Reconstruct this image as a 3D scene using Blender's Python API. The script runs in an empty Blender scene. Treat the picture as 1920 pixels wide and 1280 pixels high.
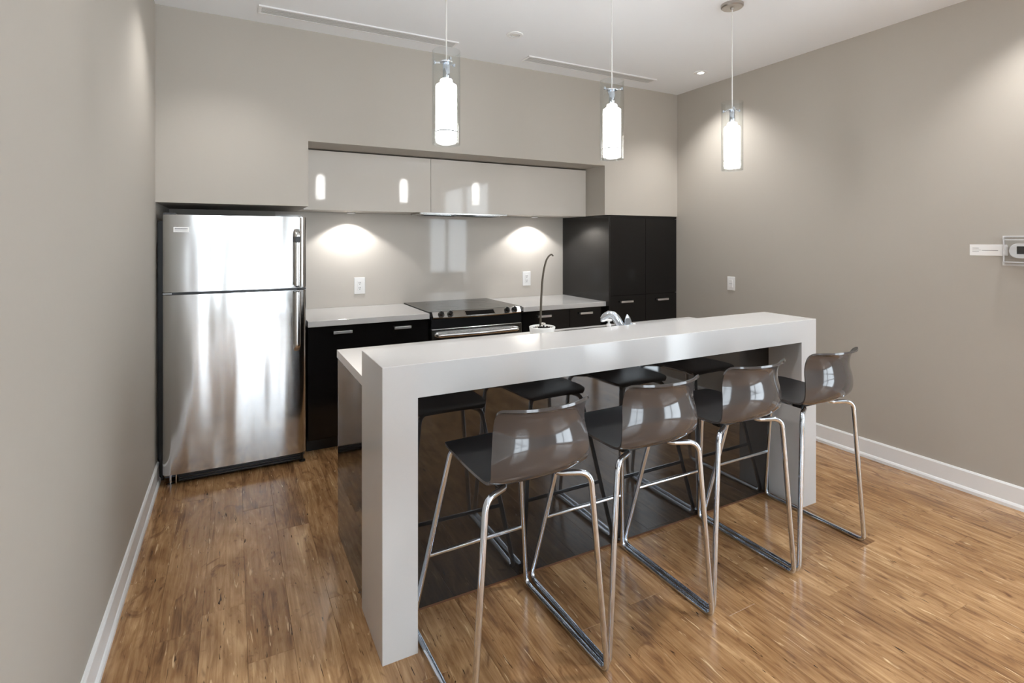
import bpy, bmesh, math, random
from mathutils import Vector, Matrix

R = math.radians
scene = bpy.context.scene
COL = scene.collection

# ------------------------------------------------------------------ camera, sky, exposure
FPX, HORIZON, YAW, CAM_H = 988.0, 450.3, 27.853, 1.53
cam_data = bpy.data.cameras.new('camera')
cam_data.sensor_width = 36.0
cam_data.lens = FPX / 1920 * 36.0
cam_data.shift_y = -(640 - HORIZON) / 1920
cam_data.clip_start = 0.02
cam = bpy.data.objects.new('camera', cam_data)
COL.objects.link(cam)
cam.location = (0, 0, CAM_H)
cam.rotation_euler = (R(90), 0, R(-YAW))
scene.camera = cam

world = bpy.data.worlds.new('overcast_sky')
world.use_nodes = True
wn = world.node_tree
wn.nodes['Background'].inputs['Color'].default_value = (0.84, 0.92, 1.0, 1)
wn.nodes['Background'].inputs['Strength'].default_value = 5.5
scene.world = world

scene.view_settings.view_transform = 'Standard'
scene.view_settings.look = 'None'
scene.view_settings.gamma = 1
scene.view_settings.use_curve_mapping = False
scene.view_settings.exposure = 0.68
scene.cycles.use_denoising = True
scene.cycles.max_bounces = 12
scene.cycles.diffuse_bounces = 6
scene.cycles.glossy_bounces = 5
scene.cycles.transmission_bounces = 8
scene.cycles.transparent_max_bounces = 12
scene.cycles.sample_clamp_indirect = 8.0

DOWNLIGHT_W = 46.0
PENDANT_W = 8.0
PUCK_W = 12.0
SHADE_GLOW = 19.0

# room dimensions (metres, camera stands at x=0 y=0)
XL, XR = -0.428, 3.951
YB = 3.916            # front of the bulkhead over the kitchen
YBACK = 4.71          # backsplash plane
YR = -4.2             # wall behind the camera
ZC = 2.992
ZS = 1.767            # underside of the bulkhead
ZN = 2.222            # top of the niche in the bulkhead
XN0, XN1 = 0.461, 3.042
ZCT = 0.955           # counter height

# ------------------------------------------------------------------ materials
def lin(c):
    c = c / 255.0
    return c / 12.92 if c <= 0.04045 else ((c + 0.055) / 1.055) ** 2.4
def rgb(r, g, b):
    return (lin(r), lin(g), lin(b), 1)

class NT:
    def __init__(self, m):
        m.use_nodes = True
        self.t = m.node_tree
        self.b = self.t.nodes['Principled BSDF']
    def n(self, kind, **kw):
        nd = self.t.nodes.new(kind)
        for k, v in kw.items():
            if k in nd.inputs:
                nd.inputs[k].default_value = v
            else:
                setattr(nd, k, v)
        return nd
    def l(self, a, b):
        self.t.links.new(a, b)

def mat(name, col, rough=0.5, metal=0.0, ior=None, coat=0.0, noise=None, bump=None):
    """noise = (scale, amount) mottles the colour; bump = (scale, strength, distance)"""
    m = bpy.data.materials.new(name)
    t = NT(m)
    t.b.inputs['Base Color'].default_value = col
    t.b.inputs['Roughness'].default_value = rough
    t.b.inputs['Metallic'].default_value = metal
    if ior: t.b.inputs['IOR'].default_value = ior
    if coat:
        t.b.inputs['Coat Weight'].default_value = coat
        t.b.inputs['Coat Roughness'].default_value = 0.03
    if noise or bump:
        tc = t.n('ShaderNodeTexCoord')
    if noise:
        nz = t.n('ShaderNodeTexNoise', Scale=noise[0], Detail=4.0)
        t.l(tc.outputs['Object'], nz.inputs['Vector'])
        mr = t.n('ShaderNodeMapRange')
        mr.inputs['To Min'].default_value = 1 - noise[1]
        mr.inputs['To Max'].default_value = 1 + noise[1]
        t.l(nz.outputs['Fac'], mr.inputs['Value'])
        mx = t.n('ShaderNodeVectorMath', operation='SCALE')
        mx.inputs[0].default_value = col[:3]
        t.l(mr.outputs['Result'], mx.inputs['Scale'])
        t.l(mx.outputs['Vector'], t.b.inputs['Base Color'])
    if bump:
        nz = t.n('ShaderNodeTexNoise', Scale=bump[0], Detail=3.0)
        t.l(tc.outputs['Object'], nz.inputs['Vector'])
        bp = t.n('ShaderNodeBump', Strength=bump[1], Distance=bump[2])
        t.l(nz.outputs['Fac'], bp.inputs['Height'])
        t.l(bp.outputs['Normal'], t.b.inputs['Normal'])
    return m

def steel_mat(name, col, rough, wave):
    """stainless sheet: fine vertical brushing and slow buckling of the sheet"""
    m = bpy.data.materials.new(name)
    t = NT(m)
    t.b.inputs['Base Color'].default_value = col
    t.b.inputs['Metallic'].default_value = 1.0
    tc = t.n('ShaderNodeTexCoord')
    mp = t.n('ShaderNodeMapping'); mp.inputs['Scale'].default_value = (4.2, 4.2, 0.55)
    t.l(tc.outputs['Object'], mp.inputs['Vector'])
    n1 = t.n('ShaderNodeTexNoise', Scale=1.0, Detail=1.5)
    t.l(mp.outputs['Vector'], n1.inputs['Vector'])
    b1 = t.n('ShaderNodeBump', Strength=1.0, Distance=wave)
    t.l(n1.outputs['Fac'], b1.inputs['Height'])
    mp2 = t.n('ShaderNodeMapping'); mp2.inputs['Scale'].default_value = (8, 8, 700)
    t.l(tc.outputs['Object'], mp2.inputs['Vector'])
    n2 = t.n('ShaderNodeTexNoise', Scale=1.0, Detail=2.0)
    t.l(mp2.outputs['Vector'], n2.inputs['Vector'])
    mr = t.n('ShaderNodeMapRange')
    mr.inputs['To Min'].default_value = rough * 0.8
    mr.inputs['To Max'].default_value = rough * 1.25
    t.l(n2.outputs['Fac'], mr.inputs['Value'])
    t.l(mr.outputs['Result'], t.b.inputs['Roughness'])
    t.l(b1.outputs['Normal'], t.b.inputs['Normal'])
    return m

def glass_mat(name, tint=(1, 1, 1, 1), rough=0.0, body=0.06):
    """clear thin-walled glass: see-through with fresnel reflections"""
    m = bpy.data.materials.new(name)
    m.use_nodes = True
    t = m.node_tree
    t.nodes.remove(t.nodes['Principled BSDF'])
    out = t.nodes['Material Output']
    tr = t.nodes.new('ShaderNodeBsdfTransparent'); tr.inputs['Color'].default_value = tint
    gl = t.nodes.new('ShaderNodeBsdfGlossy'); gl.inputs['Roughness'].default_value = rough
    lw = t.nodes.new('ShaderNodeLayerWeight'); lw.inputs['Blend'].default_value = 0.5
    pw = t.nodes.new('ShaderNodeMath'); pw.operation = 'POWER'; pw.inputs[1].default_value = 4.0
    t.links.new(lw.outputs['Facing'], pw.inputs[0])
    ad = t.nodes.new('ShaderNodeMath'); ad.operation = 'MULTIPLY_ADD'
    ad.inputs[1].default_value = 0.42; ad.inputs[2].default_value = body
    t.links.new(pw.outputs[0], ad.inputs[0])
    mx = t.nodes.new('ShaderNodeMixShader')
    t.links.new(ad.outputs[0], mx.inputs[0])
    t.links.new(tr.outputs[0], mx.inputs[1])
    t.links.new(gl.outputs[0], mx.inputs[2])
    t.links.new(mx.outputs[0], out.inputs['Surface'])
    return m

def glow_mat(name, col, strength):
    m = bpy.data.materials.new(name)
    t = NT(m)
    t.b.inputs['Base Color'].default_value = (0.9, 0.9, 0.9, 1)
    t.b.inputs['Emission Color'].default_value = col
    t.b.inputs['Emission Strength'].default_value = strength
    return m

def wood_mat():
    m = bpy.data.materials.new('wood_laminate')
    t = NT(m)
    geo = t.n('ShaderNodeNewGeometry')
    oi = t.n('ShaderNodeObjectInfo')
    # each plank gets its own stretch of grain
    off = t.n('ShaderNodeVectorMath', operation='SCALE')
    off.inputs[0].default_value = (37.0, 91.0, 13.0)
    t.l(oi.outputs['Random'], off.inputs['Scale'])
    add = t.n('ShaderNodeVectorMath', operation='ADD')
    t.l(geo.outputs['Position'], add.inputs[0]); t.l(off.outputs['Vector'], add.inputs[1])
    def noise(sc, scale, detail, dist=0.0, rough=0.5):
        mp = t.n('ShaderNodeMapping'); mp.inputs['Scale'].default_value = sc
        t.l(add.outputs['Vector'], mp.inputs['Vector'])
        nz = t.n('ShaderNodeTexNoise', Scale=scale, Detail=detail, Distortion=dist, Roughness=rough)
        t.l(mp.outputs['Vector'], nz.inputs['Vector'])
        return nz
    blotch = noise((3.4, 1.5, 1), 1.0, 3.0, 1.6, 0.55)
    figure = noise((17, 2.0, 1), 1.0, 4.0, 2.2, 0.6)
    grain = noise((120, 3.2, 1), 1.0, 4.0, 0.3, 0.6)
    fleck = noise((105, 13.0, 1), 1.0, 2.0, 0.6)
    pale = noise((80, 8.0, 1), 1.0, 2.0, 0.8)
    knot = noise((9.0, 4.5, 1), 1.0, 2.0, 3.0, 0.5)
    cr = t.n('ShaderNodeValToRGB')
    e = cr.color_ramp.elements
    e[0].position = 0.34; e[0].color = rgb(98, 68, 44)
    e[1].position = 0.68; e[1].color = rgb(212, 176, 132)
    k = e.new(0.44); k.color = rgb(143, 106, 71)
    k = e.new(0.55); k.color = rgb(176, 137, 96)
    def madd(nz, w, prev=None):
        m_ = t.n('ShaderNodeMath', operation='MULTIPLY_ADD')
        m_.inputs[1].default_value = w; m_.inputs[2].default_value = 0.0
        t.l(nz, m_.inputs[0])
        if prev is not None: t.l(prev, m_.inputs[2])
        return m_.outputs[0]
    f = madd(blotch.outputs['Fac'], 0.34)
    f = madd(figure.outputs['Fac'], 0.42, f)
    f = madd(grain.outputs['Fac'], 0.24, f)
    sh = t.n('ShaderNodeMath', operation='MULTIPLY_ADD')
    sh.inputs[1].default_value = 0.06; sh.inputs[2].default_value = -0.03
    t.l(oi.outputs['Random'], sh.inputs[0])
    f = madd(sh.outputs[0], 1.0, f)
    t.l(f, cr.inputs['Fac'])
    def over(base, nz, lo, hi, col):
        mr = t.n('ShaderNodeMapRange')
        mr.inputs['From Min'].default_value = lo; mr.inputs['From Max'].default_value = hi
        t.l(nz.outputs['Fac'], mr.inputs['Value'])
        mx = t.n('ShaderNodeMix', data_type='RGBA')
        t.l(mr.outputs['Result'], mx.inputs['Factor'])
        t.l(base, mx.inputs[6]); mx.inputs[7].default_value = col
        return mx.outputs[2]
    c = over(cr.outputs['Color'], knot, 0.61, 0.80, rgb(104, 72, 50))
    c = over(c, pale, 0.67, 0.75, rgb(222, 190, 148))
    c = over(c, fleck, 0.685, 0.74, rgb(58, 38, 24))
    t.l(c, t.b.inputs['Base Color'])
    t.b.inputs['Roughness'].default_value = 0.18
    bp = t.n('ShaderNodeBump', Strength=0.10, Distance=0.0015)
    t.l(grain.outputs['Fac'], bp.inputs['Height'])
    t.l(bp.outputs['Normal'], t.b.inputs['Normal'])
    return m

WALL = mat('wall_paint', rgb(180, 174, 165), 0.75, noise=(60, 0.012), bump=(180, 0.06, 0.001))
CEIL = mat('ceiling_paint', rgb(240, 243, 247), 0.85)
WHITE_TRIM = mat('white_trim_paint', rgb(236, 237, 238), 0.35)
WOOD = wood_mat()
GAP = mat('dark_joint', rgb(66, 44, 28), 0.8)
QUARTZ = mat('white_quartz', rgb(202, 201, 200), 0.13, noise=(220, 0.02))
BLACK_GLOSS = mat('black_lacquer', rgb(20, 19, 19), 0.13, ior=1.45)
ISLAND_GLOSS = mat('black_mirror_acrylic', rgb(34, 32, 31), 0.04, ior=1.7)
BLACK_SATIN = mat('black_satin', rgb(18, 17, 17), 0.22)
TOEKICK = mat('black_toe_kick', rgb(14, 14, 14), 0.4)
BEIGE_GLOSS = mat('beige_back_painted_glass', rgb(206, 200, 192), 0.05, ior=1.42)
STEEL = steel_mat('stainless_sheet', (0.62, 0.62, 0.62, 1), 0.12, 0.012)
STEEL_EDGE = mat('stainless_edge', (0.55, 0.54, 0.52, 1), 0.24, 1.0)
STEEL_FLAT = mat('stainless_trim', (0.72, 0.72, 0.71, 1), 0.2, 1.0)
CHROME = mat('chrome', (0.72, 0.78, 0.86, 1), 0.05, 1.0)
NICKEL = mat('brushed_nickel', (0.46, 0.43, 0.40, 1), 0.3, 1.0)
ALU = mat('satin_aluminium', (0.86, 0.86, 0.87, 1), 0.3, 1.0)
STOOL_PLASTIC = mat('charcoal_gloss_plastic', rgb(74, 70, 69), 0.09, ior=1.65)
SEAT_SATIN = mat('charcoal_satin_plastic', rgb(20, 20, 23), 0.42)
BLACK_PLASTIC = mat('black_plastic', rgb(16, 16, 17), 0.3)
DARK_GREY = mat('dark_grey_plastic', rgb(60, 60, 62), 0.4)
WHITE_PLASTIC = mat('white_plastic', rgb(240, 240, 240), 0.3)
GREY_PRINT = mat('grey_print', rgb(120, 120, 124), 0.6)
DARK_SLOT = mat('dark_slot', rgb(30, 30, 30), 0.6)
COOKTOP = mat('cooktop_glass', rgb(40, 38, 37), 0.14, ior=1.4)
COOK_RING = mat('burner_print', rgb(84, 82, 80), 0.2)
DISPLAY = mat('display_glass', rgb(14, 15, 19), 0.05)
GLASS = glass_mat('clear_glass', (0.97, 0.98, 0.98, 1), 0.0, 0.03)
WINDOW_GLASS = glass_mat('window_glass', (0.97, 0.98, 0.98, 1), 0.0, 0.0)
ACRYLIC = glass_mat('clear_acrylic', (0.95, 0.955, 0.96, 1), 0.03, 0.07)
SHADE = glow_mat('opal_shade_glass', (1.0, 0.985, 0.96, 1), SHADE_GLOW)
LED = glow_mat('lit_lamp_lens', (1.0, 0.98, 0.95, 1), 9.0)
LENS_OFF = mat('unlit_lamp_lens', rgb(225, 225, 222), 0.2)
PORCELAIN = mat('white_porcelain', rgb(238, 238, 236), 0.15)
SOIL = mat('dark_moss', rgb(44, 40, 36), 0.9, noise=(60, 0.4))
PEBBLE = mat('pale_pebble', rgb(196, 190, 182), 0.5)
STEM = mat('dry_stem', rgb(70, 62, 50), 0.6)
PAPER = mat('white_paper', rgb(246, 246, 246), 0.6)
GREY_VENT = mat('vent_grey', rgb(205, 205, 204), 0.5)

# ------------------------------------------------------------------ mesh helpers
def obj(name, bm, m, parent=None, smooth=False, angle=None):
    me = bpy.data.meshes.new(name)
    bmesh.ops.recalc_face_normals(bm, faces=bm.faces)
    bm.to_mesh(me); bm.free()
    me.materials.append(m)
    if smooth or angle:
        for p in me.polygons: p.use_smooth = True
        if angle:
            me.set_sharp_from_angle(angle=R(angle))
    o = bpy.data.objects.new(name, me)
    COL.objects.link(o)
    if parent: o.parent = parent
    return o

def empty(name, loc=(0, 0, 0), rz=0):
    o = bpy.data.objects.new(name, None)
    COL.objects.link(o)
    o.empty_display_size = 0.1
    o.location = loc; o.rotation_euler = (0, 0, rz)
    return o

def tag(o, label, cat=None, group=None, kind=None):
    o['label'] = label
    if cat: o['category'] = cat
    if group: o['group'] = group
    if kind: o['kind'] = kind
    return o

def add_box(bm, x0, x1, y0, y1, z0, z1, bevel=0.0, seg=2):
    r = bmesh.ops.create_cube(bm, size=1)
    vs = r['verts']
    for v in vs:
        v.co.x = (x0 + x1) / 2 + v.co.x * (x1 - x0)
        v.co.y = (y0 + y1) / 2 + v.co.y * (y1 - y0)
        v.co.z = (z0 + z1) / 2 + v.co.z * (z1 - z0)
    if bevel:
        es = {e for v in vs for e in v.link_edges}
        bmesh.ops.bevel(bm, geom=list(es), offset=bevel, segments=seg, profile=0.5, affect='EDGES')
    return bm

def box(name, dims, m, parent=None, bevel=0.0, seg=2):
    bm = bmesh.new()
    add_box(bm, *dims, bevel=bevel, seg=seg)
    return obj(name, bm, m, parent)

def boxes(name, lst, m, parent=None, bevel=0.0):
    bm = bmesh.new()
    for d in lst: add_box(bm, *d, bevel=bevel)
    return obj(name, bm, m, parent)

def fillet(pts, rad, n=6, closed=False):
    """round the corners of a polyline"""
    pts = [Vector(p) for p in pts]
    out = []
    N = len(pts)
    for i, p in enumerate(pts):
        if not closed and i in (0, N - 1):
            out.append(p); continue
        a, b = pts[i - 1], pts[(i + 1) % N]
        r = rad[i] if isinstance(rad, (list, tuple)) else rad
        da, db = (a - p), (b - p)
        la, lb = da.length, db.length
        if r <= 0 or la < 1e-6 or lb < 1e-6:
            out.append(p); continue
        da.normalize(); db.normalize()
        ang = da.angle(db)
        if ang > 3.1: out.append(p); continue
        t = min(r / math.tan(ang / 2), la * 0.49, lb * 0.49)
        p0, p1 = p + da * t, p + db * t
        for k in range(n + 1):
            s = k / n
            out.append((1 - s) ** 2 * p0 + 2 * s * (1 - s) * p + s * s * p1)
    return out

def add_tube(bm, pts, r, sides=12, closed=False, cap=True):
    pts = [Vector(p) for p in pts]
    N = len(pts)
    rings = []
    prev = None
    for i, p in enumerate(pts):
        if closed: tg = pts[(i + 1) % N] - pts[i - 1]
        elif i == 0: tg = pts[1] - p
        elif i == N - 1: tg = p - pts[i - 1]
        else: tg = (pts[i + 1] - p).normalized() + (p - pts[i - 1]).normalized()
        tg.normalize()
        if prev is None:
            up = Vector((0, 0, 1)) if abs(tg.z) < 0.9 else Vector((1, 0, 0))
            nx = tg.cross(up).normalized()
        else:
            nx = (prev - tg * prev.dot(tg)).normalized()
        prev = nx
        ny = tg.cross(nx)
        rr = r[i] if isinstance(r, (list, tuple)) else r
        rings.append([bm.verts.new(p + nx * math.cos(2 * math.pi * k / sides) * rr + ny * math.sin(2 * math.pi * k / sides) * rr) for k in range(sides)])
    M = N if closed else N - 1
    for i in range(M):
        a, b = rings[i], rings[(i + 1) % N]
        sh = 0
        if closed and i == N - 1:   # match the seam
            sh = min(range(sides), key=lambda s: sum((a[k].co - b[(k + s) % sides].co).length for k in range(0, sides, 3)))
        for k in range(sides):
            bm.faces.new((a[k], a[(k + 1) % sides], b[(k + 1 + sh) % sides], b[(k + sh) % sides]))
    if cap and not closed:
        bm.faces.new(rings[0][::-1]); bm.faces.new(rings[-1])
    return bm

def tube(name, pts, r, m, parent=None, sides=12, closed=False):
    bm = bmesh.new(); add_tube(bm, pts, r, sides, closed)
    return obj(name, bm, m, parent, angle=40)

def add_lathe(bm, prof, seg=32, axis='Z', origin=(0, 0, 0)):
    """prof: list of (radius, height); radius 0 closes with a fan"""
    O = Vector(origin)
    def pt(r, h, a):
        x, y = r * math.cos(a), r * math.sin(a)
        v = {'Z': (x, y, h), 'Y': (x, h, y), 'X': (h, x, y)}[axis]
        return O + Vector(v)
    rings = []
    for r, h in prof:
        if r <= 1e-6: rings.append([bm.verts.new(pt(0, h, 0))])
        else: rings.append([bm.verts.new(pt(r, h, 2 * math.pi * k / seg)) for k in range(seg)])
    for a, b in zip(rings[:-1], rings[1:]):
        for k in range(seg):
            k2 = (k + 1) % seg
            if len(a) == 1 and len(b) == 1: continue
            if len(a) == 1: bm.faces.new((a[0], b[k], b[k2]))
            elif len(b) == 1: bm.faces.new((a[k], a[k2], b[0]))
            else: bm.faces.new((a[k], a[k2], b[k2], b[k]))
    return bm

def lathe(name, prof, m, parent=None, seg=32, axis='Z', origin=(0, 0, 0), angle=35):
    bm = bmesh.new(); add_lathe(bm, prof, seg, axis, origin)
    return obj(name, bm, m, parent, angle=angle)

def copy_tree(o, parent=None):
    c = o.copy(); COL.objects.link(c); c.parent = parent
    for ch in list(o.children): copy_tree(ch, c)
    return c

def spot(name, loc, watts, size, blend, parent, radius=0.04, col=(1, 0.985, 0.965)):
    d = bpy.data.lights.new(name, 'SPOT')
    d.energy = watts; d.spot_size = R(size); d.spot_blend = blend
    d.shadow_soft_size = radius; d.color = col
    o = bpy.data.objects.new(name, d)
    COL.objects.link(o)
    o.location = loc
    if parent: o.parent = parent
    return o

# ------------------------------------------------------------------ room shell
def struct(o, label):
    return tag(o, label, kind='structure')

floor = box('floor', (XL - 0.1, XR + 0.1, YR - 0.1, YBACK + 0.1, -0.10, -0.006), GAP)
struct(floor, 'warm brown wood laminate floor laid in long planks')
random.seed(4)
PW, PL = 0.158, 1.21
ncol = int(math.ceil((XR - XL) / PW))
plank_meshes = {}
def plank_mesh(w, l):
    key = (round(w, 3), round(l, 3))
    if key not in plank_meshes:
        bm = bmesh.new()
        add_box(bm, 0, w, 0, l, -0.006, 0.0)
        top = [e for e in bm.edges if all(abs(v.co.z) < 1e-6 for v in e.verts)]
        bmesh.ops.bevel(bm, geom=top, offset=0.0007, segments=1, affect='EDGES')
        me = bpy.data.meshes.new('plank'); bm.to_mesh(me); bm.free()
        me.materials.append(WOOD)
        plank_meshes[key] = me
    return plank_meshes[key]
starts = [-0.2, -0.75, -0.45, -1.0, -0.05, -0.6]
for i in range(ncol):
    x0 = XL + i * PW
    w = min(PW, XR - x0)
    y = YR + starts[i % 6] + 0.12 * math.sin(i * 2.3)
    while y < YBACK:
        y0, y1 = max(y, YR), min(y + PL, YBACK)
        if y1 - y0 > 0.03:
            o = bpy.data.objects.new('plank', plank_mesh(w - 0.0006, y1 - y0 - 0.0006))
            COL.objects.link(o); o.location = (x0, y0, 0); o.parent = floor
        y += PL

VENTS = ((0.139, 1.471), (2.068, 3.406))
VY0, VY1, VFW = 3.620, 3.748, 0.016
ceiling = boxes('ceiling', [(XL - 0.1, XR + 0.1, YR - 0.1, VY0 + VFW, ZC, ZC + 0.1), (XL - 0.1, XR + 0.1, VY1 - VFW, YBACK + 0.1, ZC, ZC + 0.1),
    (XL - 0.1, VENTS[0][0] + VFW, VY0 + VFW, VY1 - VFW, ZC, ZC + 0.1), (VENTS[0][1] - VFW, VENTS[1][0] + VFW, VY0 + VFW, VY1 - VFW, ZC, ZC + 0.1),
    (VENTS[1][1] - VFW, XR + 0.1, VY0 + VFW, VY1 - VFW, ZC, ZC + 0.1), (XL - 0.1, XR + 0.1, YR - 0.1, YBACK + 0.1, ZC + 0.1, ZC + 0.15)], CEIL)
struct(ceiling, 'flat white painted ceiling above the kitchen')
struct(box('wall_left', (XL - 0.1, XL, YR - 0.1, YBACK + 0.1, -0.1, ZC), WALL), 'taupe painted wall beside the refrigerator')
struct(box('wall_back', (XL, XR, YBACK, YBACK + 0.1, -0.1, ZC), WALL), 'taupe painted wall behind refrigerator and cooking counter')
# bulkhead with a niche for the wall cabinet (one continuous prism: section in x-z, extruded in y)
def bulkhead():
    bm = bmesh.new()
    out = [(XL, ZS), (XN0, ZS), (XN0, ZN), (XN1, ZN), (XN1, ZS), (XR, ZS), (XR, ZC), (XL, ZC)]
    rings = [[bm.verts.new((x, y, z)) for x, z in out] for y in (YB, YBACK)]
    n = len(out)
    for k in range(n):
        bm.faces.new((rings[0][k], rings[0][(k + 1) % n], rings[1][(k + 1) % n], rings[1][k]))
    bm.faces.new(rings[0]); bm.faces.new(rings[1][::-1])
    return obj('wall_upper', bm, WALL)
struct(bulkhead(), 'taupe bulkhead above the kitchen with a long recessed niche')

# wall behind the camera with a big window, and a second window in the right wall beside the camera
WIN1 = (-0.36, 1.50, 0.06, 2.62)       # x range in wall_front
WIN2 = (-2.35, 0.05, 0.06, 2.62)       # y range in wall_right
def wall_with_hole(name, lo, hi, hole, along):
    bm = bmesh.new()
    a, b, z0, z1 = hole
    for u0, u1, v0, v1 in ((lo, a, -0.1, ZC), (b, hi, -0.1, ZC), (a, b, -0.1, z0), (a, b, z1, ZC)):
        if along == 'x': add_box(bm, u0, u1, YR - 0.1, YR, v0, v1)
        else: add_box(bm, XR, XR + 0.1, u0, u1, v0, v1)
    return obj(name, bm, WALL)
struct(wall_with_hole('wall_front', XL, XR, WIN1, 'x'), 'taupe wall with one tall window opposite the kitchen')
struct(wall_with_hole('wall_right', YR - 0.1, YBACK + 0.1, WIN2, 'y'), 'taupe painted wall with the thermostat and switch')
def window(name, hole, along, label):
    a, b, z0, z1 = hole
    def bx(u0, u1, d0, d1, v0, v1):      # d = depth outwards from the wall face
        return (u0, u1, YR - d1, YR - d0, v0, v1) if along == 'x' else (XR + d0, XR + d1, u0, u1, v0, v1)
    w = boxes(name, [bx(a, a + 0.06, .02, .09, z0, z1), bx(b - 0.06, b, .02, .09, z0, z1),
                     bx(a + 0.06, b - 0.06, .02, .09, z0, z0 + 0.06), bx(a + 0.06, b - 0.06, .02, .09, z1 - 0.06, z1)], DARK_GREY)
    struct(w, label)
    m = (a + b) / 2
    boxes('mullion', [bx(m - 0.03, m + 0.03, .03, .085, z0 + 0.06, z1 - 0.06)], DARK_GREY, w)
    boxes('transom', [bx(a + 0.06, m - 0.03, .03, .085, 0.78, 0.83), bx(m + 0.03, b - 0.06, .03, .085, 0.78, 0.83)], DARK_GREY, w)
    for (p, q) in ((a + 0.06, m - 0.03), (m + 0.03, b - 0.06)):
        for (u, v) in ((z0 + 0.06, 0.78), (0.83, z1 - 0.06)):
            box('pane', bx(p, q, .056, .062, u, v), WINDOW_GLASS, w)
window('window_1', WIN1, 'x', 'tall daylight window with dark frame opposite the refrigerator')
window('window_2', WIN2, 'y', 'wide daylight window in the thermostat wall')

# baseboards with a stepped profile
def baseboard(name, p0, p1, inward):
    """profile swept straight from p0 to p1; inward = direction into the room"""
    prof = [(0, 0), (0.021, 0), (0.021, 0.018), (0.016, 0.028), (0.012, 0.032), (0.012, 0.122), (0.007, 0.132), (0, 0.132)]
    bm = bmesh.new()
    a, b, n = Vector(p0), Vector(p1), Vector(inward)
    ra = [bm.verts.new(a + n * d + Vector((0, 0, h))) for d, h in prof]
    rb = [bm.verts.new(b + n * d + Vector((0, 0, h))) for d, h in prof]
    k = len(prof)
    for i in range(k):
        bm.faces.new((ra[i], ra[(i + 1) % k], rb[(i + 1) % k], rb[i]))
    bm.faces.new(ra[::-1]); bm.faces.new(rb)
    return obj(name, bm, WHITE_TRIM)
struct(baseboard('baseboard_left', (XL, YR, 0), (XL, 4.0, 0), (1, 0, 0)), 'white stepped baseboard running up to the refrigerator')
struct(baseboard('baseboard_right', (XR, YR, 0), (XR, 3.93, 0), (-1, 0, 0)), 'white stepped baseboard under the thermostat wall')
struct(baseboard('baseboard_front', (XL + 0.02, YR, 0), (XR - 0.02, YR, 0), (0, 1, 0)), 'white stepped baseboard below the tall windows')

# ------------------------------------------------------------------ quartz bar with waterfall legs
BX0, BX1, BY0, BY1, BZ = 0.472, 3.007, 1.890, 2.233, 1.072
bar = empty('bar_counter', ((BX0 + BX1) / 2, (BY0 + BY1) / 2, 0))
tag(bar, 'white quartz raised bar with waterfall legs, stools tucked under', 'bar counter')
def bpart(name, x0, x1, y0, y1, z0, z1, m):
    cx, cy = bar.location.x, bar.location.y
    bm = bmesh.new()
    add_box(bm, x0 - cx, x1 - cx, y0 - cy, y1 - cy, z0, z1)
    es = []
    for e in bm.edges:          # eased arrises, but none at the seamless joint of top and leg
        za, zb = e.verts[0].co.z, e.verts[1].co.z
        if abs(za - zb) > 0.01 or (name == 'bar_top' and za > z1 - 1e-4): es.append(e)
    bmesh.ops.bevel(bm, geom=es, offset=0.0022, segments=2, profile=0.5, affect='EDGES')
    return obj(name, bm, m, bar)
bpart('bar_top', BX0, BX1, BY0, BY1, 0.946, BZ, QUARTZ)
bpart('leg', BX0, 0.605, BY0, BY1, 0, 0.946, QUARTZ)
bpart('leg', 2.873, BX1, BY0, BY1, 0, 0.946, QUARTZ)

# ------------------------------------------------------------------ island cabinet behind the bar
IX0, IX1, IY0, IY1, IZ = 0.4805, 3.026, 2.100, 2.880, 0.955
isl = empty('kitchen_island', ((IX0 + IX1) / 2, (IY0 + IY1) / 2, 0))
tag(isl, 'glossy black island cabinet standing behind the white bar', 'kitchen island')
def ipart(name, x0, x1, y0, y1, z0, z1, m=ISLAND_GLOSS, par=isl, bevel=0.001):
    cx, cy = isl.location.x, isl.location.y
    return box(name, (x0 - cx, x1 - cx, y0 - cy, y1 - cy, z0, z1), m, par, bevel=bevel)
ipart('front_panel', 0.606, 2.872, IY0, IY0 + 0.02, 0.012, 0.945)
ipart('side_panel', IX0 + 0.003, IX0 + 0.023, BY1 + 0.001, IY1 - 0.021, 0.0, 0.914)
ipart('side_panel', IX1 - 0.023, IX1 - 0.003, BY1 + 0.001, IY1 - 0.021, 0.0, 0.914)
ipart('bottom_panel', 0.61, 2.87, IY0 + 0.021, BY1, 0.08, 0.10, BLACK_SATIN)
ipart('bottom_panel', IX0 + 0.024, IX1 - 0.024, BY1 + 0.001, IY1 - 0.022, 0.08, 0.10, BLACK_SATIN)
ipart('toe_kick', IX0 + 0.024, IX1 - 0.024, IY1 - 0.09, IY1 - 0.075, 0.0, 0.08, TOEKICK)
ipart('plinth_strip', 0.606, 2.872, IY0 + 0.004, IY0 + 0.018, 0.0, 0.012, mat('brown_plinth_strip', rgb(96, 62, 40), 0.5))
n = 5
for k in range(n):
    w = (IX1 - IX0 - 0.006) / n
    d = ipart('door', IX0 + 0.003 + k * w + 0.0015, IX0 + 0.003 + (k + 1) * w - 0.0015, IY1 - 0.020, IY1, 0.085, 0.912)
    xm = IX0 + 0.003 + (k + 0.5) * w
    ipart('handle', xm - 0.065, xm + 0.065, IY1 - 0.001, IY1 + 0.022, 0.85, 0.862, ALU, d)

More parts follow.
